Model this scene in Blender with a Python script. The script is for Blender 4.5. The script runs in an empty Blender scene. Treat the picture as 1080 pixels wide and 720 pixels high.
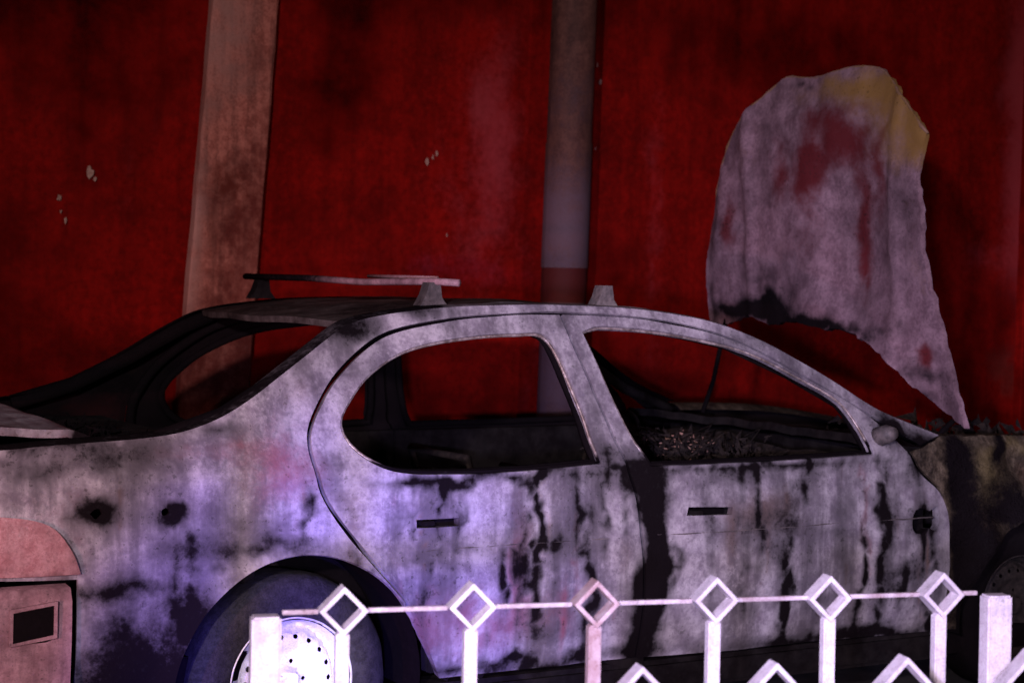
import bpy, bmesh, math, random
from mathutils import Vector, Matrix, noise
from mathutils.geometry import delaunay_2d_cdt
random.seed(7)
sc=bpy.context.scene
sc.view_settings.view_transform='Standard'; sc.view_settings.look='None'; sc.view_settings.exposure=0
W=1.74

# ---------------------------------------------------------------- materials
def nt(name):
    m=bpy.data.materials.new(name); m.use_nodes=True
    t=m.node_tree; b=t.nodes['Principled BSDF']; return m,t,b
def N(t,ty,**k):
    n=t.nodes.new(ty)
    for a,v in k.items(): setattr(n,a,v)
    return n
def link(t,a,b): t.links.new(a,b)
def maprange(t,src,a,b,c=0,d=1,smooth=True):
    n=N(t,'ShaderNodeMapRange'); n.interpolation_type='SMOOTHSTEP' if smooth else 'LINEAR'
    link(t,src,n.inputs[0]); n.inputs[1].default_value=a; n.inputs[2].default_value=b; n.inputs[3].default_value=c; n.inputs[4].default_value=d
    return n.outputs[0]
def mixc(t,f,a,b):
    n=N(t,'ShaderNodeMix',data_type='RGBA')
    if isinstance(f,float): n.inputs[0].default_value=f
    else: link(t,f,n.inputs[0])
    for s,i in ((a,6),(b,7)):
        if isinstance(s,tuple): n.inputs[i].default_value=(*s,1)
        else: link(t,s,n.inputs[i])
    return n.outputs[2]
def mth(t,op,a,b):
    n=N(t,'ShaderNodeMath',operation=op)
    for s,i in ((a,0),(b,1)):
        if isinstance(s,(int,float)): n.inputs[i].default_value=s
        else: link(t,s,n.inputs[i])
    return n.outputs[0]
def noiz(t,vec,scale,detail=6,rough=.6,dist=0):
    n=N(t,'ShaderNodeTexNoise'); n.inputs['Scale'].default_value=scale; n.inputs['Detail'].default_value=detail
    n.inputs['Roughness'].default_value=rough; n.inputs['Distortion'].default_value=dist
    link(t,vec,n.inputs['Vector']); return n.outputs['Fac']
def burnt(name,base,base2,gcol=(.22,.10,.04),bcol=(.2,.04,.04),soot=(.008,.006,.007),rough=.55,metal=.0,
          sc1=3.0,general=.0,bump=.25,streak=(22,22,2.0),streak_amt=.35,bdist=.006,speck=.5,smudge=.0,scor=None,hard=(.42,.84),prek=.8,spec=.25):
    m,t,b=nt(name)
    tc=N(t,'ShaderNodeTexCoord').outputs['Object']
    at=N(t,'ShaderNodeAttribute',attribute_name='stain'); sp=N(t,'ShaderNodeSeparateColor'); link(t,at.outputs['Color'],sp.inputs[0])
    n1=noiz(t,tc,sc1,5,.68,.3); n2=noiz(t,tc,sc1*4.3,5,.68); n3=noiz(t,tc,sc1*22,3,.7)
    mp=N(t,'ShaderNodeMapping'); mp.inputs['Scale'].default_value=streak; link(t,tc,mp.inputs[0])
    ns=noiz(t,mp.outputs[0],1.0,4,.65)
    col=mixc(t,maprange(t,n2,.36,.64),base,base2)
    st=maprange(t,ns,.42,.66,0,streak_amt)
    col=mixc(t,st,col,tuple(c*.42 for c in base2))
    dust=maprange(t,n3,.48,.72,0,.5); col=mixc(t,dust,col,tuple(min(1,c*1.35) for c in base))
    dk=maprange(t,n3,.50,.30,0,.45); col=mixc(t,dk,col,tuple(c*.45 for c in base2))
    nn=mth(t,'ADD',mth(t,'MULTIPLY',n1,.7),mth(t,'ADD',mth(t,'MULTIPLY',n2,.50),mth(t,'MULTIPLY',n3,.42)))
    if smudge:
        sm=maprange(t,mth(t,'ADD',n1,mth(t,'MULTIPLY',ns,.4)),.60,.92,0,smudge)
        col=mixc(t,sm,col,tuple(c*.3 for c in base2))
    def chan(o,k=1.0,lo=.52,hi=.72,off=0.0):
        s=mth(t,'ADD',mth(t,'ADD',mth(t,'MULTIPLY',o,k),off),mth(t,'SUBTRACT',nn,.81))
        return maprange(t,s,lo,hi)
    col=mixc(t,chan(sp.outputs[1],1.0,.15,.9),col,gcol)
    col=mixc(t,chan(sp.outputs[2],1.0,.15,.9),col,bcol)
    mid=scor or tuple(s*.6+c*.16 for s,c in zip(soot,base))
    pre=mth(t,'MULTIPLY',chan(sp.outputs[0],1.1,.05,.60,general),prek)
    col=mixc(t,pre,col,mid)
    sf=chan(sp.outputs[0],1.1,hard[0],hard[1],general)
    col=mixc(t,sf,col,soot)
    spk=maprange(t,mth(t,'ADD',n3,mth(t,'MULTIPLY',n1,.5)),.85,.95,0,speck)
    col=mixc(t,spk,col,tuple(c*.6+.01 for c in soot))
    link(t,col,b.inputs['Base Color'])
    link(t,maprange(t,sf,0,1,rough,.95),b.inputs['Roughness'])
    b.inputs['Metallic'].default_value=metal
    link(t,maprange(t,pre,0,.7,spec,.02),b.inputs['Specular IOR Level'])
    bp=N(t,'ShaderNodeBump'); bp.inputs['Strength'].default_value=bump; bp.inputs['Distance'].default_value=bdist
    link(t,mth(t,'ADD',mth(t,'ADD',n2,mth(t,'MULTIPLY',n3,.5)),mth(t,'MULTIPLY',pre,-.4)),bp.inputs['Height']); link(t,bp.outputs[0],b.inputs['Normal'])
    return m
M_body=burnt('burnt_paint',(.48,.45,.48),(.28,.245,.29),gcol=(.15,.085,.055),bcol=(.28,.10,.12),smudge=.8,general=.06,bump=.6,streak=(10,10,.9),streak_amt=.7,rough=.45,spec=.45)
M_fend=burnt('burnt_fender',(.19,.15,.10),(.03,.022,.018),gcol=(.24,.19,.07),bcol=(.10,.04,.02),general=.14,bump=1,bdist=.02,sc1=6,smudge=.6)
M_roof=burnt('burnt_roof',(.20,.17,.16),(.09,.08,.08),gcol=(.15,.08,.045),general=.12,bump=.5,smudge=.6)
M_hood=burnt('burnt_hood',(.31,.20,.235),(.19,.115,.14),gcol=(.27,.155,.05),bcol=(.12,.018,.022),bump=.5,smudge=.55,streak=(7,7,2),streak_amt=.25,general=.03,sc1=3.5)
M_soot=burnt('sooted_metal',(.014,.011,.011),(.006,.005,.005),gcol=(.06,.03,.02),rough=.9,bump=.6,speck=.2,general=.3)
M_black=burnt('charred_void',(.005,.0045,.005),(.003,.003,.003),rough=.95,bump=.2,speck=0,general=.6)
M_char=burnt('charred_interior',(.035,.025,.02),(.009,.007,.007),rough=.95,bump=.8,sc1=9,general=.15)
M_trim=burnt('window_trim',(.60,.52,.50),(.22,.16,.13),rough=.35,metal=.3,general=.08,sc1=8)
M_wall=burnt('red_wall_paint',(.225,.0040,.0022),(.165,.0028,.0015),gcol=(.29,.032,.036),bcol=(.24,.065,.045),soot=(.014,.001,.001),rough=.85,
             sc1=1.4,streak=(7,7,.7),streak_amt=.30,bump=.25,bdist=.008,speck=.0,smudge=.55,scor=(.05,.001,.001),spec=.06)
M_pil=burnt('pilaster_plaster',(.44,.15,.105),(.28,.075,.05),gcol=(.46,.23,.18),bcol=(.10,.010,.006),soot=(.03,.003,.002),rough=.85,sc1=5,streak=(30,30,2.0),streak_amt=.5,speck=.3,bump=.6,smudge=.7,scor=(.09,.015,.01))
M_pipe=burnt('weathered_pipe',(.12,.05,.036),(.075,.028,.021),gcol=(.12,.075,.09),bcol=(.075,.008,.006),soot=(.02,.006,.006),rough=.75,sc1=6,streak=(12,12,2.5),speck=.4,smudge=.6)
M_fence=burnt('painted_fence',(.80,.74,.80),(.68,.60,.66),bcol=(.34,.19,.18),soot=(.12,.07,.06),rough=.45,sc1=9,streak_amt=.25,bump=.3,bdist=.002,speck=.6,smudge=.25)
M_tire=burnt('burnt_rubber',(.036,.034,.042),(.016,.015,.02),rough=.85,sc1=8,bump=.8,speck=.3)
M_rim=burnt('steel_rim',(.74,.74,.78),(.6,.6,.65),rough=.45,metal=.1,sc1=9,streak_amt=.2,bump=.2,bdist=.002,speck=.4)
M_rimb=burnt('sooted_rim',(.03,.022,.02),(.012,.01,.01),gcol=(.1,.05,.03),rough=.85,sc1=9,general=.2)
M_lens=burnt('melted_lens',(.48,.27,.28),(.38,.18,.19),rough=.3,sc1=6,speck=.3,streak_amt=.2,bump=.25,smudge=.3)
M_bump=burnt('bumper_plastic',(.42,.26,.28),(.32,.18,.20),rough=.5,sc1=5,bump=.3,smudge=.6)
M_flake=burnt('bare_plaster',(.42,.27,.20),(.3,.15,.11),rough=.9,sc1=20)
M_asph=burnt('asphalt',(.055,.053,.05),(.035,.034,.033),rough=.9,sc1=2,bump=.8,bdist=.01)
M_pave=burnt('concrete_pavement',(.22,.20,.18),(.15,.14,.13),rough=.9,sc1=2,bump=.5)

# ---------------------------------------------------------------- mesh helpers
def empty(name):
    o=bpy.data.objects.new(name,None); sc.collection.objects.link(o); return o
def mkobj(name,vs,fs,mat,parent=None,smooth=False,stain=None,mats=None):
    me=bpy.data.meshes.new(name); me.from_pydata([tuple(v) for v in vs],[],fs)
    for mm in (mats or [mat]): me.materials.append(mm)
    ca=me.color_attributes.new('stain','FLOAT_COLOR','POINT')
    if stain:
        for i,v in enumerate(me.vertices): ca.data[i].color=(*stain(v.co),1)
    else:
        for i in range(len(me.vertices)): ca.data[i].color=(0,0,0,1)
    if smooth:
        for p in me.polygons: p.use_smooth=True
    me.update()
    o=bpy.data.objects.new(name,me); sc.collection.objects.link(o)
    if parent: o.parent=parent
    return o
def loop(pts,step=.02,closed=True):
    """hermite through points; a 3rd value marks a sharp corner"""
    out=[];n=len(pts)
    for i in range(n if closed else n-1):
        p0=Vector(pts[i][:2]);p1=Vector(pts[(i+1)%n][:2])
        L=(p1-p0).length
        c0=len(pts[i])>2 or (not closed and i==0); c1=len(pts[(i+1)%n])>2 or (not closed and i==n-2)
        d=(p1-p0).normalized()
        t0=d if c0 else (p1-Vector(pts[i-1][:2])).normalized()
        t1=d if c1 else (Vector(pts[(i+2)%n][:2])-p0).normalized()
        k=max(1,round(L/step))
        for j in range(k):
            s=j/k;a=2*s**3-3*s*s+1;b=s**3-2*s*s+s;c=-2*s**3+3*s*s;e=s**3-s*s
            out.append(p0*a+t0*L*b+p1*c+t1*L*e)
    if not closed: out.append(Vector(pts[-1][:2]))
    return out
def arc(cx,cz,r,a0,a1,n=14,corner_ends=True):
    o=[]
    for i in range(n+1):
        a=math.radians(a0+(a1-a0)*i/n); p=(cx+r*math.cos(a),cz+r*math.sin(a))
        o.append(p+((1,) if corner_ends and i in (0,n) else ()))
    return o
def inside(p,poly):
    x,y=p;c=False;n=len(poly);j=n-1
    for i in range(n):
        xi,yi=poly[i];xj,yj=poly[j]
        if (yi>y)!=(yj>y) and x<(xj-xi)*(y-yi)/(yj-yi)+xi: c=not c
        j=i
    return c
def panel(name,outer,holes,f3,mat,parent,step=.022,thick=.012,stain=None,flip=False,inner=None,bev=0,rag=0,rim=0):
    polys=[loop(outer,step)]+[loop(h,step*.8) for h in holes]
    if rag:
        polys[0]=[p+Vector((noise.noise(Vector((p.x*30,p.y*30,1))),noise.noise(Vector((p.x*30,p.y*30,9)))))*rag for p in polys[0]]
    pts=[];edges=[]
    for P in polys:
        s=len(pts)
        for q in P: pts.append(q.copy())
        edges+=[(s+i,s+(i+1)%len(P)) for i in range(len(P))]
    pt=[[(p.x,p.y) for p in P] for P in polys]
    cell={}
    for p in pts: cell.setdefault((int(p.x//step),int(p.y//step)),[]).append(p.copy())
    def ok(p): return inside(p,pt[0]) and not any(inside(p,h) for h in pt[1:])
    xs=[p.x for p in polys[0]];ys=[p.y for p in polys[0]]
    y=min(ys)
    while y<max(ys):
        x=min(xs)
        while x<max(xs):
            q=Vector((x+random.uniform(-.15,.15)*step,y+random.uniform(-.15,.15)*step))
            kx,ky=int(q.x//step),int(q.y//step);near=False
            for a in (-1,0,1):
                for b in (-1,0,1):
                    for r in cell.get((kx+a,ky+b),()):
                        if (r-q).length<step*.55: near=True
            if not near and ok((q.x,q.y)): pts.append(q)
            x+=step
        y+=step
    V,E,F,_,_,_=delaunay_2d_cdt(pts,edges,[],0,1e-6)
    fs=[]
    for f in F:
        c=sum((V[i] for i in f),Vector((0,0)))/len(f)
        if ok((c.x,c.y)):
            a,b,d=V[f[0]],V[f[1]],V[f[2]]
            if (b-a).cross(d-a)<0: f=f[::-1]
            fs.append(tuple(f))
    used=sorted({i for f in fs for i in f});mp={o:i for i,o in enumerate(used)}
    vs=[f3(V[i].x,V[i].y) for i in used]
    fs=[tuple(mp[i] for i in (f[::-1] if flip else f)) for f in fs]
    o=mkobj(name,vs,fs,mat,parent,True,None,[mat,inner or M_black])
    if stain:
        ca=o.data.color_attributes['stain']
        for k,i in enumerate(used): ca.data[k].color=(*stain(V[i].x,V[i].y),1)
    if thick:
        s=o.modifiers.new('s','SOLIDIFY'); s.thickness=thick; s.offset=-1; s.material_offset=1; s.material_offset_rim=rim
        e=o.modifiers.new('e','EDGE_SPLIT'); e.split_angle=math.radians(45)
    return o
def box(name,lo,hi,mat,parent=None,bev=.004,rot=None):
    bm=bmesh.new(); bmesh.ops.create_cube(bm,size=1)
    c=Vector([(a+b)/2 for a,b in zip(lo,hi)]);s=Vector([b-a for a,b in zip(lo,hi)])
    for v in bm.verts: v.co=Vector((v.co.x*s.x,v.co.y*s.y,v.co.z*s.z))
    if bev: bmesh.ops.bevel(bm,geom=bm.edges[:],offset=bev,segments=2,affect='EDGES')
    if rot is not None: bmesh.ops.transform(bm,matrix=rot,verts=bm.verts)
    vs=[v.co+c for v in bm.verts];bm.verts.index_update();fs=[[v.index for v in f.verts] for f in bm.faces];bm.free()
    return mkobj(name,vs,fs,mat,parent)
def tube(name,pts,r,mat,parent=None,n=8,closed=False,stain=None):
    pts=[Vector(p) for p in pts];vs=[];fs=[];m=len(pts)
    for i,p in enumerate(pts):
        a=pts[i-1] if (i>0 or closed) else p; b=pts[(i+1)%m] if (i<m-1 or closed) else p
        d=(b-a).normalized(); u=d.cross(Vector((0,0,1)))
        if u.length<.1: u=d.cross(Vector((0,1,0)))
        u.normalize(); w=u.cross(d)
        rr=r[i] if isinstance(r,(list,tuple)) else r
        for k in range(n):
            t=2*math.pi*k/n; vs.append(p+u*rr*math.cos(t)+w*rr*math.sin(t))
    for i in range(m if closed else m-1):
        for k in range(n):
            j=(i+1)%m
            fs.append((i*n+k,i*n+(k+1)%n,j*n+(k+1)%n,j*n+k))
    if not closed: fs+=[tuple(range(n))[::-1],tuple((m-1)*n+k for k in range(n))]
    return mkobj(name,vs,fs,mat,parent,True,stain)
def grid(name,nu,nv,f,mat,parent=None,flip=False,stain=None,smooth=True,thick=0,inner=None):
    vs=[f(i/nu,j/nv) for i in range(nu+1) for j in range(nv+1)]
    fs=[]
    for i in range(nu):
        for j in range(nv):
            q=(i*(nv+1)+j,(i+1)*(nv+1)+j,(i+1)*(nv+1)+j+1,i*(nv+1)+j+1); fs.append(q[::-1] if flip else q)
    o=mkobj(name,vs,fs,mat,parent,smooth,stain,[mat,inner or M_black])
    if thick:
        s=o.modifiers.new('s','SOLIDIFY'); s.thickness=thick; s.offset=-1; s.material_offset=1; s.material_offset_rim=0
        e=o.modifiers.new('e','EDGE_SPLIT'); e.split_angle=math.radians(50)
    return o
def shards(name,c,ext,n,size,mat,parent):
    vs=[];fs=[]
    for i in range(n):
        p=Vector([c[k]+max(-.95,min(.95,random.gauss(0,.45)))*ext[k] for k in range(3)])
        s=size*random.uniform(.4,1.5);b=len(vs)
        ax=Vector([random.gauss(0,1) for _ in range(3)]).normalized();bx=ax.orthogonal().normalized();cx=ax.cross(bx)
        vs+=[p+ax*s*1.5,p-ax*s+bx*s*.6,p-ax*s*.8-bx*s*.5+cx*s*.4,p+cx*s*.7]
        fs+=[(b,b+1,b+2),(b,b+2,b+3),(b,b+3,b+1),(b+1,b+3,b+2)]
    return mkobj(name,vs,fs,mat,parent)
def blobs(B,wa=.03,wf=9):
    def f(x,z):
        o=[0,0,0]
        x+=wa*noise.noise(Vector((x*wf,z*wf,0)))+wa*.5*noise.noise(Vector((x*wf*3,z*wf*3,5)));z+=wa*noise.noise(Vector((x*wf,z*wf,11)))+wa*.5*noise.noise(Vector((x*wf*3,z*wf*3,15)))
        for (bx,bz,rx,rz,ch,s) in B:
            d=((x-bx)/rx)**2+((z-bz)/rz)**2
            if d<6: o[ch]+=s*math.exp(-d)
        return tuple(min(1.,q) for q in o)
    return f

# ---------------------------------------------------------------- setting
def gf(u,v): return (-60+120*u,-60+120*v,0)
grid('ground',24,24,gf,M_asph)
pv=empty('pavement')
box('slab',(-12,2.05,-.1),(14,2.72,.13),M_pave,pv,.012)
box('fence_kerb',(-2.2,-2.6,-.1),(6,-1.0,.006),M_pave,pv,0)
wall=empty('red_wall')
WB=[(-.7,2.65,.9,.4,0,.5),(.70,2.45,.2,.4,0,.42),(.58,2.2,.14,.18,0,.3),(-.9,1.2,.5,.5,0,.25),(-.4,2.2,.3,.2,0,.25),
    (1.3,1.9,.35,1.0,1,.30),(2.35,1.9,.07,.9,1,.40),(1.25,.9,.5,.4,0,.15),
    (2.9,2.6,.5,.3,0,.35),(4.6,1.2,.35,.3,0,.5),(4.5,1.65,.25,.10,1,.35),(4.85,2.3,.16,1.1,1,.85),(4.75,1.0,.2,.2,2,.4),(.9,1.5,.6,.06,1,.15),(.5,1.0,.3,.5,0,.25),(3.6,2.7,.8,.3,0,.35),
    (2.1,1.3,.22,.8,0,.25),(1.47,2.2,.10,.5,1,.45),(1.2,2.8,.8,.15,0,.3)]
for k in range(34):
    WB.append((random.uniform(-2,5.5),random.uniform(.8,3),random.uniform(.02,.07),random.uniform(.2,.7),random.choice((0,0,1)),random.uniform(.1,.25)))
wb=blobs(WB,.08,4)
def wf(u,v):
    x=-9+21*u;z=.1+3.9*v
    return (x,2.7+.006*noise.noise(Vector((x*1.2,z*1.2,0))),z)
grid('wall_face',420,80,wf,M_wall,wall,stain=lambda c:wb(c.x,c.z))
box('wall_core',(-9,2.72,0),(12,2.95,4.0),M_wall,wall,0)
box('wall_coping',(-9.05,2.66,4.0),(12.05,3.0,4.1),M_pave,wall,.01)
for (nm,xb,xt,w,st) in [('pilaster_1',-.145,.075,.32,[(.1,.6,.5,.75,2,.95),(.2,1.7,.12,.35,2,.5),(.16,.9,.25,.12,0,.5),(.12,1.85,.10,.10,0,.3),(.05,2.5,.25,.5,1,.5),(-.06,1.55,.08,.5,1,.8),(.28,2.2,.05,.6,2,.4)]),
                        ('pilaster_2',4.80,4.86,.32,[(4.9,1.9,.3,.5,0,.2)]),('pilaster_3',-4.9,-4.8,.32,[]),('pilaster_4',9.4,9.5,.32,[])]:
    sf=blobs(st,.06,7)
    prof2=[(0,0),(0,-.055),(.008,-.063),(w-.008,-.063),(w,-.055),(w,0)]
    def pf(u,v,xb=xb,xt=xt,w=w):
        i=min(4,int(u*5+1e-6));s=u*5-i
        i2=min(i+1,5); a=prof2[i];b=prof2[i2]
        x=a[0]+(b[0]-a[0])*s;y=a[1]+(b[1]-a[1])*s;z=.13+3.86*v
        e=.006*noise.noise(Vector((i*3.1,z*6,w)))
        return (xb+(xt-xb)*z/3.2+x*(1-.03*z)+e,2.705+y,z)
    grid(nm,20,120,pf,M_pil if nm!='pilaster_2' else M_wall,wall,flip=False,stain=lambda c,sf=sf:sf(c.x,c.z),smooth=False)
def flake(px,pz,s):
    n=random.randint(6,9);a0=random.random()*6
    r=[random.uniform(.3,1) for _ in range(n)]
    vs=[(px+s*.55*r[k]*math.cos(a0+k*6.283/n),2.685,pz+s*r[k]*math.sin(a0+k*6.283/n)) for k in range(n)]
    return mkobj('peeled_patch',vs,[tuple(range(n))[::-1]],M_flake,wall)
for a in [(-.47,1.87,.035),(-.6,1.76,.022),(-.57,1.66,.022),(-.59,1.70,.012),(1.14,2.03,.025),(1.09,1.99,.022),(1.12,2.01,.02),(2.0,2.5,.015),(2.02,2.42,.02),(-.45,1.84,.015),(1.2,1.66,.012),(2.0,2.1,.01)]: flake(*a)
pole=empty('metal_pole')
def polep(nm,r,z0,z1,m,st):
    sf=blobs(st)
    def f(u,v):
        a=2*math.pi*u; z=z0+(z1-z0)*v
        return (1.735+.022*(z-1.5)-r*math.cos(a),2.52+r*math.sin(a)*-1,z)
    grid(nm,28,max(2,int((z1-z0)/.06)),f,m,pole,stain=lambda c:sf(c.x,c.z),flip=False)
polep('pole_lower',.104,.13,1.36,M_pipe,[(1.7,1,.6,.6,1,.7)])
polep('red_band',.107,1.36,1.52,M_pipe,[(1.7,1.45,.6,.6,2,1.0)])
polep('pole_middle',.110,1.52,2.1,M_pipe,[(1.7,1.7,.6,.35,1,.8)])
polep('pole_upper',.106,2.1,4.3,M_pipe,[(1.7,2.3,.6,.25,1,.3)])

# ---------------------------------------------------------------- car
car=empty('burnt_car')
WC=(-.65,.31); WF=(2.22,.31)
def prof(z):
    if z>=.93: return .03+.45*(z-.93)
    if z>.6: return .03*((z-.6)/.33)**2
    return .05*((.6-z)/.35)**2
def sy(x,z):
    y=prof(z)-.012*math.exp(-((z-.9)/.03)**2)
    if x<-1.2: y+=.32*(x+1.2)**2
    if x>2.2: y+=.2*(x-2.2)**2
    for c in (WC,WF):
        d=math.hypot(x-c[0],z-c[1]); y-=.022*math.exp(-((d-.37)/.035)**2)
    y+=.018*noise.noise(Vector((x*2.3,z*3.1,1.7)))+.010*noise.noise(Vector((x*8,z*8,4.7)))
    if x>1.72: y+=.05*noise.noise(Vector((x*7,z*7,2)))*min(1,(x-1.72)*6)
    return y
near=lambda x,z:(x,sy(x,z),z)
far=lambda x,z:(x,W-sy(x,z),z)
SB=[(.53,.74,.045,.16,0,1.2),(.56,.55,.04,.15,0,1.1),(.50,.38,.05,.18,0,1.3),(.46,.86,.05,.05,0,.9),(.0,.875,.45,.018,0,.6),(-.25,.862,.15,.02,0,.6),(1.0,.872,.45,.016,0,.6),
    (-.72,.70,.20,.03,0,.5),(-1.24,.823,.07,.05,0,.55),(-1.24,.823,.03,.03,0,.6),(-1.04,.815,.045,.025,0,.7),(-1.17,.96,.10,.03,0,.6),(-1.4,.93,.15,.03,0,.5),
    (-.45,1.31,.13,.05,0,.8),(-.2,1.36,.2,.02,0,.5),(-.62,1.2,.06,.06,0,.35),(-1.12,.36,.25,.14,0,.9),(-.97,.55,.06,.09,0,.5),(-1.2,.62,.12,.03,0,.5),(-1.15,.55,.2,.1,0,.35),
    (.95,.70,.17,.09,0,.40),(.95,.72,.15,.08,1,.8),(.86,.84,.12,.03,0,.45),(1.12,.80,.08,.05,0,.35),(-.72,.93,.16,.13,2,.6),(-.1,.45,.35,.12,2,.55),
    (-1.0,.72,.2,.05,0,.3),(-.48,.62,.10,.04,0,.45),(1.55,.97,.07,.05,0,1),(1.68,.90,.07,.06,0,1),(1.60,.82,.05,.05,0,.4),(1.66,.66,.08,.06,0,.8),(1.74,.45,.05,.2,0,.4),
    (1.35,.29,.5,.025,0,.8),(.1,.31,.45,.025,0,.7),(.30,1.33,.03,.05,0,.3),(1.1,1.27,.2,.02,0,.35),(-.35,.76,.05,.02,0,.3),(.42,.6,.04,.1,1,.4),(.05,.62,.04,.22,2,.65),
    (-1.0,.97,.2,.02,2,.3),(-.62,1.12,.08,.05,1,.4),(.36,1.1,.04,.2,0,.25),(-.56,.95,.03,.15,0,.2),(-.4,1.2,.08,.03,0,.2),(-1.35,1.0,.3,.02,0,.5),(-.9,1.04,.12,.02,0,.5),
    (.06,.6,.035,.28,0,.36),(.75,.6,.03,.25,0,.34),(1.05,.5,.04,.25,0,.42),(1.30,.6,.03,.25,0,.38),(1.5,.55,.04,.3,0,.42),(-.2,.55,.03,.2,0,.30),(.3,.5,.05,.25,0,.34),(.9,.42,.2,.05,0,.3),  # mostly tall narrow columns, darker down the doors
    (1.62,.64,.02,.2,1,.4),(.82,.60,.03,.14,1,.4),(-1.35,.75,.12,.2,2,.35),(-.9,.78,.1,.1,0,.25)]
for k in range(50):
    SB.append((random.uniform(-1.5,1.7),random.uniform(.35,1.0),random.uniform(.015,.05),random.uniform(.010,.035),0,random.uniform(.15,.42)))
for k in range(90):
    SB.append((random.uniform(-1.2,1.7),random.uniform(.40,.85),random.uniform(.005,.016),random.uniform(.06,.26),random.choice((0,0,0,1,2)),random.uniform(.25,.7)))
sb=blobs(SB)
top=[(-1.66,.975,1),(-1.34,1.0),(-1.03,1.02),(-.87,1.065),(-.70,1.16),(-.52,1.275),(-.42,1.325),(-.2,1.362),(.0,1.377),(.31,1.383),(.67,1.367),(.96,1.315),(1.23,1.2),(1.5,1.045),(1.75,.95,1)]
arch_r=[(p[0],p[1])+tuple(p[2:]) for p in arc(*WC,.372,33,185,16)]
frame=top+[(1.66,.925,1),(1.46,1.03),(1.2,1.17),(.94,1.287),(.66,1.343),(.31,1.362),(.2,1.36),(-.11,1.337),(-.34,1.287),(-.5,1.183),(-.588,1.08),(-.625,.98),(-.59,.83),(-.46,.66),(-.34,.53,1)]+arch_r+[(-1.04,.24,1),(-1.29,.24,1),(-1.29,.655,1),(-1.66,.665,1)]
rdoor=[(-.11,1.327),(.1,1.348),(.2,1.352),(.300,1.352,1),(.35,1.16),(.42,.92),(.465,.8),(.49,.6),(.493,.29,1),(-.2,.29,1),(-.315,.51),(-.445,.665),(-.575,.83),(-.612,.98),(-.574,1.075),(-.49,1.172),(-.335,1.275)]
rwin=[(-.515,1.03),(-.475,1.10),(-.385,1.18),(-.235,1.25),(-.025,1.285),(.15,1.295),(.228,1.292),(.262,1.25),(.29,1.15),(.318,1.04),(.342,.90,1),(.0,.887),(-.2,.888),(-.38,.905),(-.475,.955)]
fdoor=[(.312,1.353,1),(.5,1.348),(.66,1.335),(.94,1.279),(1.2,1.160),(1.45,1.025),(1.58,.90),(1.645,.82),(1.735,.748),(1.778,.66),(1.783,.5),(1.78,.35),(1.72,.272,1),(1.2,.278),(.503,.285,1),(.502,.6),(.475,.8),(.43,.92),(.36,1.16)]
fwin=[(.372,1.30,1),(.44,1.318),(.68,1.302),(.85,1.275),(1.02,1.235),(1.25,1.130),(1.35,1.07),(1.40,1.0),(1.43,.895,1),(1.0,.888),(.52,.886,1),(.475,.96),(.43,1.08)]
tear=[(1.60,.655),(1.615,.70),(1.65,.705),(1.68,.695),(1.715,.71),(1.725,.66),(1.71,.625),(1.68,.635),(1.65,.62),(1.61,.625)]
hr=[(-.30,.738,1),(-.30,.762,1),(-.16,.762,1),(-.16,.738,1)]
hf=[(.655,.728,1),(.66,.755,1),(.83,.748,1),(.825,.724,1)]
def hole(cx,cz,r,n=8): return [(cx+r*random.uniform(.55,1.1)*math.cos(6.283*i/n),cz+r*random.uniform(.55,1.1)*math.sin(6.283*i/n)) for i in range(n)]
fh=[hole(-1.24,.823,.018),hole(-1.05,.816,.013)]
af=arc(*WF,.36,172,28,16)
fender=[(1.76,.948,1),(1.9,.945),(2.2,.935),(2.6,.88),(2.95,.79,1),(2.98,.63,1),(2.56,.60,1)]+af[::-1]+[(1.85,.27,1),(1.795,.27,1),(1.791,.5),(1.786,.66),(1.745,.752),(1.66,.825),(1.60,.90,1),(1.67,.918,1)]
def fstain(x,z):
    return blobs([(1.95,.8,.10,.12,1,.7),(2.12,.9,.2,.03,1,.5),(1.9,.5,.1,.3,0,.6),(2.05,.7,.08,.08,0,.7),(2.4,.8,.4,.3,0,.4),(1.8,.85,.05,.1,0,.9),(1.9,.62,.08,.12,2,.7),(2.15,.8,.1,.06,2,.6),(1.83,.6,.04,.3,0,.6),(2.0,.9,.03,.06,0,.8)])(x,z)
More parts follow.
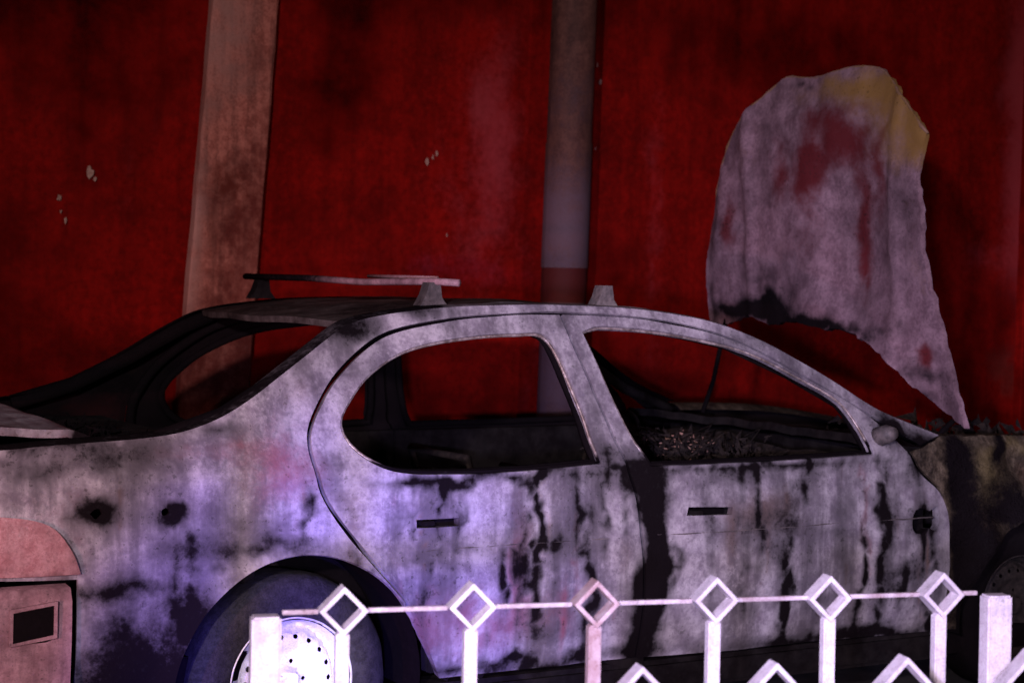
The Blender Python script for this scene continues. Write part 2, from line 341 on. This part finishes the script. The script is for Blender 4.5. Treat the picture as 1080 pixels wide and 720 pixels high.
for tag,fn,fl in (('near',near,False),('far',far,True)):
    I=M_black; rm=0 if tag=='near' else 1
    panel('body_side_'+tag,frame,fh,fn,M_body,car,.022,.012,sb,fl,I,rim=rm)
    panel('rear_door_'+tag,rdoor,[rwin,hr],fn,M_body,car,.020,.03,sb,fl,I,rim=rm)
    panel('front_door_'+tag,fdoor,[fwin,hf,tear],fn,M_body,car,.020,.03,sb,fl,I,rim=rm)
    panel('front_fender_'+tag,fender,[],fn,M_fend,car,.018,.012,fstain,fl,I,rim=rm,rag=.006)
    s=1 if tag=='near' else -1
    TR=M_trim if s==1 else M_black
    Y=(lambda y:y) if s==1 else (lambda y:W-y)
    def YB(name,x0,x1,y0,y1,z0,z1,m,bev=.004):
        a,b=sorted((Y(y0),Y(y1))); box(name,(x0,a,z0),(x1,b,z1),m,car,bev)
    YB('sill_'+tag,-.27,1.78,.05,.18,.17,.268,M_soot,.015)
    YB('door_inner_rear_'+tag,-.22,.44,.06,.12,.3,.868,M_soot)
    YB('door_inner_front_'+tag,.53,1.55,.06,.12,.3,.868,M_soot)
    YB('b_pillar_inner_'+tag,.42,.54,.055,.13,.25,.87,M_soot)
    # door shut faces behind the panel gaps
    SH=loop([(-.31,.54),(-.455,.665),(-.582,.83),(-.619,.98),(-.58,1.08),(-.495,1.18),(-.337,1.281),(-.11,1.331),(.2,1.356),(.31,1.357),(.66,1.339),(.94,1.283),(1.2,1.165),(1.45,1.03)],.03,False)
    tube('door_shut_'+tag,[(p.x,Y(sy(p.x,p.y)+.047),p.y) for p in SH],.017,M_black,car,8)
    for nm,wp in (('rear',rwin),('front',fwin)):
        L=loop(wp,.03); cc=sum(L,Vector((0,0)))/len(L)
        tube('window_trim_%s_%s'%(nm,tag),[Vector((p.x+(cc.x-p.x)*.012,Y(sy(p.x,p.y)+.012),p.y+(cc.y-p.y)*.03)) for p in L],.0055,TR,car,6,True,stain=lambda c:(.1+.6*(c.z<.93)+.3*abs(noise.noise(c*7)),0,0))
        tube('window_channel_%s_%s'%(nm,tag),[Vector((p.x,Y(sy(p.x,p.y)+.045),p.y)) for p in L],.014,M_black,car,6,True)
    T=loop(top,.03,False)
    def ff(u,v):
        i=min(len(T)-1,int(round(u*(len(T)-1))));p=T[i]
        return (p.x,Y(sy(p.x,p.y)+.075*v),p.y+.010*math.sin(v*2.2)*(1-.6*math.exp(-((p.x-.3)/.5)**2)))
    FM=M_body if s==1 else M_black
    grid('upper_flange_'+tag,len(T)-1,4,ff,FM,car,flip=(s==-1),stain=lambda c:(.35+.35*(c.x<-.1),.3,0))
    T2=loop([(1.75,.95),(2.2,.935),(2.6,.88),(2.95,.79)],.04,False)
    def f2(u,v):
        p=T2[min(len(T2)-1,int(round(u*(len(T2)-1))))]
        return (p.x,Y(sy(p.x,p.y)+.11*v),p.y+.008*math.sin(v*2.2)-.03*v*v)
    grid('fender_top_'+tag,len(T2)-1,5,f2,M_fend,car,flip=(s==-1),stain=lambda c:(.3,.3,0))
    ap=[(.93,.27,1.285),(1.2,.2,1.165),(1.47,.14,1.02),(1.72,.12,.93)]
    tube('a_pillar_inner_'+tag,[(x,Y(y),z) for x,y,z in ap],.022,M_soot,car)
    tube('c_pillar_inner_'+tag,[(x,Y(y),z) for x,y,z in [(-1.05,.11,1.0),(-.85,.14,1.06),(-.66,.19,1.16),(-.48,.24,1.27),(-.36,.26,1.32)]],.028,M_black,car)
    tube('roof_rail_inner_'+tag,[(x,Y(.27),z) for x,z in [(-.4,1.31),(0,1.345),(.35,1.355),(.7,1.335),(.95,1.28)]],.02,M_black,car)
    for k,(x0,x1) in enumerate([(-.30,.40),(.55,1.70)]):
        for zz,rr,nmm in ((.672,.0024,'moulding'),):
            L=[(x0+(x1-x0)*i/40,Y(sy(x0+(x1-x0)*i/40,zz)+.0018+.003*noise.noise(Vector((i*.35,k+zz,3)))),zz+.003*noise.noise(Vector((i*.7,k+zz,0)))) for i in range(41)]
            tube('%s_%s_%d'%(nmm,tag,k),L,rr,M_roof,car,5)
    for (a,b,c) in ((-.29,.76,.12),(.67,.745,.14)):
        YB('handle_recess_'+tag,a-.02,a+c+.02,.045,.06,b-.05,b+.02,M_black,0)
        YB('handle_stub_'+tag,a+.01,a+.05,.0,.05,b-.018,b-.004,M_soot,.003)
    for nm,c,dy in (('rear',WC,.075),('front',WF,.11)):
        cx,cz=c
        R=[(.178,.0),(.205,-.012),(.255,-.014),(.290,.004),(.303,.028),(.306,.09),(.303,.16),(.29,.185),(.22,.19),(.178,.18)]
        def tf(u,v,R=R,cx=cx,cz=cz,dy=dy):
            i=v*(len(R)-1);k=min(int(i),len(R)-2);q=i-k
            r=R[k][0]*(1-q)+R[k+1][0]*q;yy=R[k][1]*(1-q)+R[k+1][1]*q
            a=2*math.pi*u
            if r>.2: r+=.005*noise.noise(Vector((math.cos(a)*4,math.sin(a)*4,yy*9)))
            z=cz+r*math.sin(a)
            return (cx+r*math.cos(a),Y(dy+yy),max(z,.004))
        grid('tire_%s_%s'%(nm,tag),72,18,tf,M_tire if nm=='rear' else M_black,car,flip=(s==1))
        n=18; kk=.89
        hs=[[(cx+.128*math.cos(6.283*k/n)+.0088*math.cos(q),cz+.128*math.sin(6.283*k/n)+.0088*math.sin(q)) for q in [j*6.283/7 for j in range(7)]] for k in range(n)]
        hs+=[[(cx+.055*math.cos(6.283*k/5)+.007*math.cos(q),cz+.055*math.sin(6.283*k/5)+.007*math.sin(q)) for q in [j*6.283/6 for j in range(6)]] for k in range(5)]
        def rf(x,z,cx=cx,cz=cz,dy=dy):
            r=math.hypot(x-cx,z-cz)/kk
            P=[(0,.02),(.035,.02),(.045,.05),(.085,.052),(.115,.03),(.155,.035),(.172,.075),(.185,.07),(.193,.02),(.206,.0)]
            for a,b in zip(P,P[1:]):
                if r<=b[0]: y=a[1]+(b[1]-a[1])*(r-a[0])/(b[0]-a[0]);break
            else: y=0
            return (x,Y(dy-.006+y),z)
        panel('rim_%s_%s'%(nm,tag),[(cx+.183*math.cos(i*6.283/48),cz+.183*math.sin(i*6.283/48)) for i in range(48)],hs,rf,M_rim if nm=='rear' else M_rimb,car,.011,.004,None,fl,M_black)
        tube('brake_drum_%s_%s'%(nm,tag),[(cx,Y(dy+.10),cz),(cx,Y(dy+.17),cz)],.13,M_black,car,24)
        def lf(u,v,cx=cx,cz=cz):
            a=math.radians(-8+196*u); return (cx+.38*math.cos(a),Y(.02+.28*v),cz+.38*math.sin(a))
        grid('wheel_liner_%s_%s'%(nm,tag),24,3,lf,M_black,car)
        grid('wheel_liner_back_%s_%s'%(nm,tag),24,3,lambda u,v,cx=cx,cz=cz:(cx+.38*v*math.cos(math.radians(-8+196*u)),Y(.30),cz+.38*v*math.sin(math.radians(-8+196*u))),M_black,car)
    tl=[(-1.66,.825,1),(-1.5,.825),(-1.37,.80),(-1.31,.73),(-1.285,.67,1),(-1.66,.672,1)]
    panel('tail_lamp_'+tag,tl,[],(lambda x,z:(x,Y(sy(x,z)-.012-.006*math.sin((z-.67)*18)),z)),M_lens,car,.02,.01,blobs([(-1.3,.74,.03,.05,0,.5),(-1.45,.68,.2,.01,0,.4)]),fl,M_black)
    panel('headlamp_socket_'+tag,[(2.62,.80),(2.9,.76),(2.96,.66),(2.7,.66)],[],(lambda x,z:(x,Y(sy(x,z)-.008),z)),M_soot,car,.03,.01,None,fl,M_black)
    for fx in (-.1,.535):
        y0=.30;vs=[];dx=.05
        pr=[(-dx,1.375),(dx*.9,1.375),(dx*.5,1.40),(.018,1.447),(-.018,1.447),(-.03,1.41)]
        for yy in (y0,y0+.05):
            for (a,z) in pr: vs.append((fx+(0 if s==1 else -.12*(fx<0))+a,Y(yy),z))
        n=len(pr);fs=[tuple(range(n)),tuple(range(2*n-1,n-1,-1))]+[(i,i+n,(i+1)%n+n,(i+1)%n) for i in range(n)]
        if tag=='near' or fx<0: mkobj('rack_foot_'+tag,vs,fs,M_roof if s==1 else M_soot,car)
RT=loop([(-.42,1.325),(-.2,1.362),(.0,1.377),(.31,1.383),(.67,1.367),(.90,1.328)],.03,False)
def rooff(u,v):
    p=RT[min(len(RT)-1,int(round(u*(len(RT)-1))))]
    y0=prof(p.y)+.05; y=y0+(W-2*y0)*v; s=math.sin(math.pi*v)
    x=p.x-.07*s*(1-u)+.10*s*u
    return (x,y,p.y+.003+.002*s+.014*noise.noise(Vector((x*4,y*3,0))))
grid('roof',len(RT)-1,36,rooff,M_roof,car,thick=.02,inner=M_soot,stain=lambda c:(.35,.35*(c.x<.1),0))
tube('rack_bar',[(-.06,.22,1.447),(-.1,.32,1.450),(-.16,.7,1.443),(-.2,1.05,1.452),(-.25,1.5,1.453)],.011,M_bump,car,8,stain=lambda c:(.75*(c.y>.75),0,0))
tube('rack_bar_strip',[(-.03,.42,1.460),(-.09,.8,1.463)],.007,M_lens,car,6)
def lid(u,v):
    x=-1.22-.58*u; y=.13+(W-.26)*v
    z=1.035+.02*math.sin(v*math.pi)+.014*noise.noise(Vector((x*5,y*3,2)))+.022*u
    if u>.85: z-=.3*(u-.85)
    if u<.1: z-=.25*(.1-u)
    return (x,y,z)
grid('trunk_lid',26,40,lid,M_body,car,flip=True,thick=.022,inner=M_soot,stain=lambda c:(.05+.6*(c.x>-1.27)+.5*(c.y>.9),.2,.2))
box('trunk_floor',(-1.66,.12,.32),(-.7,W-.12,.4),M_black,car)
box('rear_shelf',(-1.14,.16,.93),(-.75,W-.16,.955),M_soot,car)
shards('shelf_debris',(-1.02,.85,.965),(.14,.55,.02),120,.018,M_black,car)
box('rear_panel',(-1.74,.2,.36),(-1.70,W-.2,.97),M_body,car,.01)
box('rear_lamps',(-1.755,.22,.68),(-1.742,.55,.83),M_lens,car); box('rear_lamps_b',(-1.755,W-.55,.68),(-1.742,W-.22,.83),M_lens,car)
box('licence_plate',(-1.76,W/2-.17,.70),(-1.743,W/2+.17,.80),M_trim,car)
box('floor_pan',(-.75,.13,.16),(2.9,W-.13,.24),M_black,car)
box('rear_bulkhead',(-.78,.14,.24),(-.74,W-.14,.93),M_soot,car)
box('firewall',(1.72,.12,.24),(1.76,W-.12,.90),M_soot,car)
def cowl(u,v):
    y=.1+(W-.2)*v; x=1.52+.33*u+.10*math.sin(math.pi*v)
    return (x,y,.935-.03*u-.015*math.sin(u*3.1)+.01*noise.noise(Vector((x*8,y*8,0))))
grid('cowl',8,30,cowl,M_soot,car,thick=.03)
def dash(u,v):
    y=.14+(W-.28)*v; a=u*2.4
    return (1.62-.22*math.sin(a),y,.66+.17*(1-math.cos(a))*.75+.03*noise.noise(Vector((y*5,a*2,0))))
grid('dashboard',10,40,dash,M_char,car)
box('engine_block',(2.1,.5,.4),(2.65,1.2,.82),M_char,car,.04)
box('battery',(2.3,.22,.55),(2.55,.42,.80),M_char,car,.02)
shards('engine_debris',(2.3,.65,.89),(.33,.5,.05),240,.024,M_char,car)
box('radiator_support',(2.88,.25,.35),(2.94,W-.25,.76),M_soot,car,.01)
def bumper(name,x_in,x_out,sgn,z0,z1,mat):
    n=14;pts=[]
    for i in range(6): pts.append((x_in+(x_out-x_in)*.55*i/6,.0))
    for i in range(n+1):
        a=math.pi/2*i/n; pts.append((x_in+(x_out-x_in)*(.55+.45*math.sin(a)),.26*(1-math.cos(a))))
    L=pts+[(p[0],W-p[1]) for p in pts[::-1]]
    prf=[(.05,z0),(.01,z0+.02),(-.012,z0+(z1-z0)*.3),(-.022,z0+(z1-z0)*.62),(-.018,z0+(z1-z0)*.9),(.0,z1-.004),(.05,z1)]
    m=len(L)
    def f(u,v):
        i=min(m-1,int(round(u*(m-1))));p=Vector(L[i]);a=Vector(L[max(0,i-1)]);b=Vector(L[min(m-1,i+1)])
        d=(b-a).normalized(); nrm=Vector((d.y,-d.x))*sgn
        q=prf[min(len(prf)-1,int(round(v*(len(prf)-1))))]
        w=p-nrm*q[0]
        return (w.x,w.y+.006*noise.noise(Vector((p.x*4,q[1]*6,p.y))),q[1])
    grid(name,m-1,len(prf)-1,f,mat,car,stain=lambda c:(.1+.5*(c.z<.36),0,0),thick=0)
bumper('rear_bumper',-1.31,-1.84,-1,.27,.64,M_bump)
bumper('front_bumper',2.56,3.12,1,.22,.60,M_soot)
rec=[(-1.465,.507,1),(-1.465,.585,1),(-1.36,.598,1),(-1.36,.522,1)]
panel('bumper_marker_recess',rec,[],lambda x,z:(x,-.028,z),M_black,car,.03,.006)
panel('bumper_marker_surround',[(-1.474,.499,1),(-1.474,.594,1),(-1.351,.608,1),(-1.351,.513,1)],[rec],lambda x,z:(x,-.031,z),M_bump,car,.03,.008)
# interior
for sy0 in (.3,1.0):
    for sx,ax in ((.55,0),(-.55,0)):
        if sx<0 and sy0>.5: continue
        wd=.45 if sx>0 else 1.15
        yA=sy0;yB=sy0+wd
        tube('seat_frame',[(sx+.15,yA,.35),(sx-.08,yA,.62),(sx-.14,yA,.82),(sx-.14,yB,.82),(sx-.08,yB,.62),(sx+.15,yB,.35)],.014,M_char,car)
        for k in range(6):
            z=.5+.05*k; tube('seat_spring',[(sx-.03-.02*k,yA+(yB-yA)*i/24,z+.008*math.sin(i*2.2)) for i in range(25)],.004,M_char,car,5)
        box('seat_base',(sx-.02,yA,.24),(sx+.42,yB,.40),M_char,car,.03)
tube('steering_wheel',[(1.20+.07*math.sin(a),1.28+.17*math.cos(a),.80+.15*math.sin(a)) for a in [i*6.283/28 for i in range(28)]],.009,M_char,car,6,True)
tube('steering_column',[(1.22,1.28,.80),(1.5,1.28,.68)],.02,M_char,car)
shards('interior_debris',(1.15,.65,.86),(.25,.35,.055),420,.016,M_char,car)
shards('interior_debris_ash',(1.08,.62,.89),(.12,.18,.05),50,.006,M_flake,car)
for k in range(16):
    a=Vector((1.1+random.gauss(0,.12),.65+random.gauss(0,.18),.80));tube('wire',[a,a+Vector((random.gauss(0,.08),random.gauss(0,.1),.13)),a+Vector((random.gauss(0,.14),random.gauss(0,.14),.06))],.003,M_char,car,5)
tube('mirror_stub',[(1.475,.045,.95),(1.478,.0,.965),(1.48,-.03,.97)],[.035,.032,.02],M_roof,car,12)
# raised hood -------------------------------------------------
HO=[(.10,.965,1),(.15,1.10),(.20,1.25),(.27,1.50),(.285,1.66,1),(.285,1.85),(.25,2.02,1),(.36,2.13),(.48,2.235,1),(.56,2.285),(.68,2.30),(.9,2.28),(1.02,2.29),(1.12,2.30,1),(1.18,2.27),(1.30,2.2),(1.48,2.04),(1.58,1.82),(1.625,1.6),(1.64,1.45),(1.64,1.30,1),(1.5,1.29),(1.3,1.33),(1.18,1.30),(1.0,1.315),(.82,1.295),(.66,1.285),(.5,1.21),(.34,1.10),(.22,1.02)]
def hx(y,z):
    c=(y-.87)
    x=1.90-.03*math.cos(c*2.0)
    x-=.018*math.exp(-((abs(c)-.42-.05*(z-1.3))/.03)**2)
    x+=.06*noise.noise(Vector((y*2.2,z*1.8,3)))+.014*noise.noise(Vector((y*7,z*6,8)))+.005*noise.noise(Vector((y*20,z*18,8)))
    x+=.10*max(0,z-2.12)
    e=min(1,max(0,(y-1.52)/.1)); x+=.03*e
    if z<1.4: x+=.04*math.sin((y*9))*(1.4-z)
    return (x,y,z)
hb=blobs([(.42,2.08,.24,.16,1,.75),(.66,2.22,.40,.08,1,.65),(.28,1.98,.08,.12,1,.6),(.3,1.5,.06,.15,1,.3),(.92,1.88,.09,.16,2,.95),(.72,2.02,.18,.12,2,.9),(.62,1.75,.06,.2,2,.75),(1.1,1.9,.06,.14,2,.7),(.5,1.9,.05,.2,2,.6),(.85,2.12,.2,.05,2,.4),
  (1.32,1.36,.2,.05,0,.8),(1.15,1.36,.12,.06,0,.95),(1.0,1.33,.2,.03,0,.7),(.75,1.31,.25,.02,0,.7),(1.5,1.34,.12,.04,0,.5),(1.45,1.7,.05,.12,2,.7),(.30,1.22,.04,.05,2,.9),(.3,1.14,.1,.05,0,.5),(.75,1.28,.2,.03,0,.5),(.62,1.5,.04,.12,2,.6),(1.6,1.5,.03,.3,0,.35),(.35,1.06,.1,.03,0,.5),
  (.9,1.6,.3,.1,2,.25),(1.3,2.0,.1,.12,1,.25),(.98,2.26,.12,.02,0,.5),(1.2,1.5,.15,.05,0,.3)],.045,8)
panel('hood',HO,[],hx,M_hood,car,.022,.022,hb,True,M_soot,rag=.012)
EL=loop([(.25,2.02),(.36,2.13),(.48,2.235),(.56,2.285),(.68,2.30),(.9,2.28),(1.02,2.29),(1.12,2.30),(1.18,2.27),(1.30,2.2),(1.48,2.04),(1.58,1.82)],.04,False)
tube('hood_edge_fold',[(hx(p.x,p.y)[0]+.004,p.x,p.y-.002) for p in EL],[.005+.006*noise.noise(Vector((i*.6,0,0))) for i in range(len(EL))],M_hood,car,8,stain=lambda c:(.1,.6,0))
tube('hood_hinge',[(1.80,1.5,.92),(1.86,1.51,1.05),(1.92,1.5,1.34)],.010,M_black,car)
tube('hood_hinge_near',[(1.80,.2,.90),(1.86,.17,.93),(1.91,.14,.99)],.010,M_black,car)
for a,b in (((.4,1.25),(1.45,2.05)),((.35,1.95),(1.5,1.4))):
    tube('hood_brace',[(hx(a[0]+(b[0]-a[0])*i/20,a[1]+(b[1]-a[1])*i/20)[0]+.035,a[0]+(b[0]-a[0])*i/20,a[1]+(b[1]-a[1])*i/20) for i in range(21)],.02,M_soot,car)
shards('ground_debris',(.5,-.25,.01),(2.0,.25,.01),160,.02,M_char,car)

# ---------------------------------------------------------------- fence
FD=Vector((.966,-.259,0)).normalized(); FN=Vector((.259,.966,0)).normalized()
def fbox(s0,s1,n0,n1,z0,z1,org,name,par,bev=.003,st=None):
    bm=bmesh.new(); bmesh.ops.create_cube(bm,size=1)
    for v in bm.verts: v.co=Vector(((s0+s1)/2+v.co.x*(s1-s0),(n0+n1)/2+v.co.y*(n1-n0),(z0+z1)/2+v.co.z*(z1-z0)))
    bmesh.ops.bevel(bm,geom=bm.edges[:],offset=bev,segments=2,affect='EDGES')
    vs=[org+FD*v.co.x+FN*v.co.y+Vector((0,0,v.co.z)) for v in bm.verts];bm.verts.index_update()
    fs=[[v.index for v in f.verts] for f in bm.faces];bm.free()
    mkobj(name,vs,fs,M_fence,par,stain=(lambda c:st) if st else None)
def diamond(s,z,h,th,d,org,name,par,st=None):
    vs=[];fs=[]
    for n in (-d/2,d/2):
        for r in (h,h-th*1.414):
            for k in range(4):
                a=math.pi/2*k; vs.append(org+FD*(s+r*math.cos(a))+FN*n+Vector((0,0,z+r*math.sin(a))))
    for k in range(4):
        j=(k+1)%4
        fs+=[(k,j,4+j,4+k),(8+j,8+k,12+k,12+j),(j,k,8+k,8+j),(4+k,4+j,12+j,12+k)]
    o=mkobj(name,vs,fs,M_fence,par,stain=(lambda c:st) if st else None); b=o.modifiers.new('b','BEVEL'); b.width=.0018; b.segments=2
def fence(name,org,P0,n,pitch,zc,h,dw,rail,ends,tints={}):
    par=empty(name)
    s=[P0+pitch*i for i in range(n)]
    for i,q in enumerate(s):
        w=random.uniform(-.003,.003);dz=random.uniform(-.002,.002)
        diamond(q+w,zc+dz,h,.0085,dw,org,'diamond',par,tints.get(i))
        fbox(q-.0125,q+.0125,-.012,.012,.04,zc-h+.006,org,'post',par,.003,tints.get(i))
    if rail:
        a=min(ends)+.03
        for q in s+[max(ends)]:
            b=q-h+.001
            if b>a: fbox(a,b,-.005,.005,zc-.004,zc+.004,org,'top_rail',par,.001,(.2,0,.45))
            a=q+h-.001
    for e in ends: fbox(e-.027,e+.027,-.02,.02,0,zc-.005,org,'end_post',par,.004)
    for (za) in (.12,.45):
        fbox(min(s[0]-.1,min(ends)),max(s[-1]+.1,max(ends)),-.005,.005,za,za+.025,org+FN*.019,'cross_rail',par,.001)
    return par
O1=Vector((-.975,-1.689,0))
f1=fence('metal_fence',O1,-.311,6,.2432,.845,.046,.04,True,[-.452,1.033],{2:(.1,0,.62),0:(0,0,.2)})  # brown tint on the third post paints its shade into the colour
f2=fence('metal_fence',O1+FD*1.512,-.311,6,.2432,.845,.046,.04,True,[1.033])
f3=fence('ornamental_fence',O1-FN*.25,.181,8,.259,.712,.068,.04,False,[2.3],{0:(0,0,.3)})

# ---------------------------------------------------------------- lights
w=bpy.data.worlds.new('World'); sc.world=w; w.use_nodes=True; t=w.node_tree
sk=t.nodes.new('ShaderNodeTexSky'); sk.sky_type='NISHITA'; sk.sun_disc=False; sk.sun_elevation=math.radians(12); sk.sun_rotation=math.radians(220)
t.links.new(sk.outputs[0],t.nodes['Background'].inputs[0]); t.nodes['Background'].inputs[1].default_value=.001
def spot(name,loc,tgt,col,power,ang,blend=.6,r=.06):
    l=bpy.data.lights.new(name,'SPOT'); l.energy=power; l.color=col; l.spot_size=math.radians(ang); l.spot_blend=blend; l.shadow_soft_size=r
    o=bpy.data.objects.new(name,l); sc.collection.objects.link(o); o.location=loc
    o.rotation_euler=(Vector(tgt)-Vector(loc)).to_track_quat('-Z','Y').to_euler(); return o
spot('street_light',(-5.3,-6.2,2.7),(1.5,.8,1.2),(1,.80,.90),1550,60,1,.12)
spot('fill_light_right',(2.5,-8.5,2.6),(1.5,2.0,1.4),(1,.68,.74),300,60,.8,.3)  # added fill from the right, lifts the shadowed areas; no lamp known there
spot('fill_light_lilac',(-2.9,-4.7,1.3),(.75,0,.66),(.66,.56,1),1050,36,1,.08)  # added lilac fill for the car side, kept weak on the wall
spot('emergency_light_violet',(-1.9,-2.9,.30),(-.55,0,.36),(.13,.08,1),850,30,1,.05)
spot('headlight_white',(-1.9,-4.3,.75),(.70,-2.15,.76),(.78,.70,1),1500,22,1,.04)
spot('rim_spot',(-1.0,-1.0,.16),(-.56,.08,.34),(.86,.78,1),100,16,1,.03)  # added ground-level spot, unseen below frame, overexposes the rear rim
spot('fence_headlight',(-2.6,-3.8,.9),(-1.25,-1.6,.75),(1,.76,.88),95,24,1,.04)
spot('emergency_light_red',(-4.3,-2.2,.9),(-1.5,0,.62),(1,.34,.40),250,40,1,.05)

# ---------------------------------------------------------------- camera
cd=bpy.data.cameras.new('camera'); cam=bpy.data.objects.new('camera',cd); sc.collection.objects.link(cam); sc.camera=cam
d=Vector((.5,.8660,0)).normalized(); R=Vector((.866,-.5,0)).normalized(); U=Vector((0,0,1))
r2=(R+.02*U).normalized(); u2=(U-.02*R).normalized()
m=Matrix((( r2.x,u2.x,-d.x,-2.675),(r2.y,u2.y,-d.y,-4.633),(r2.z,u2.z,-d.z,1.46),(0,0,0,1)))
cam.matrix_world=m
cd.lens=63.33; cd.sensor_width=36; cd.shift_y=-65/1080; cd.clip_end=500; cd.clip_start=.05
cd.dof.use_dof=True; cd.dof.focus_distance=4.9; cd.dof.aperture_fstop=4.5
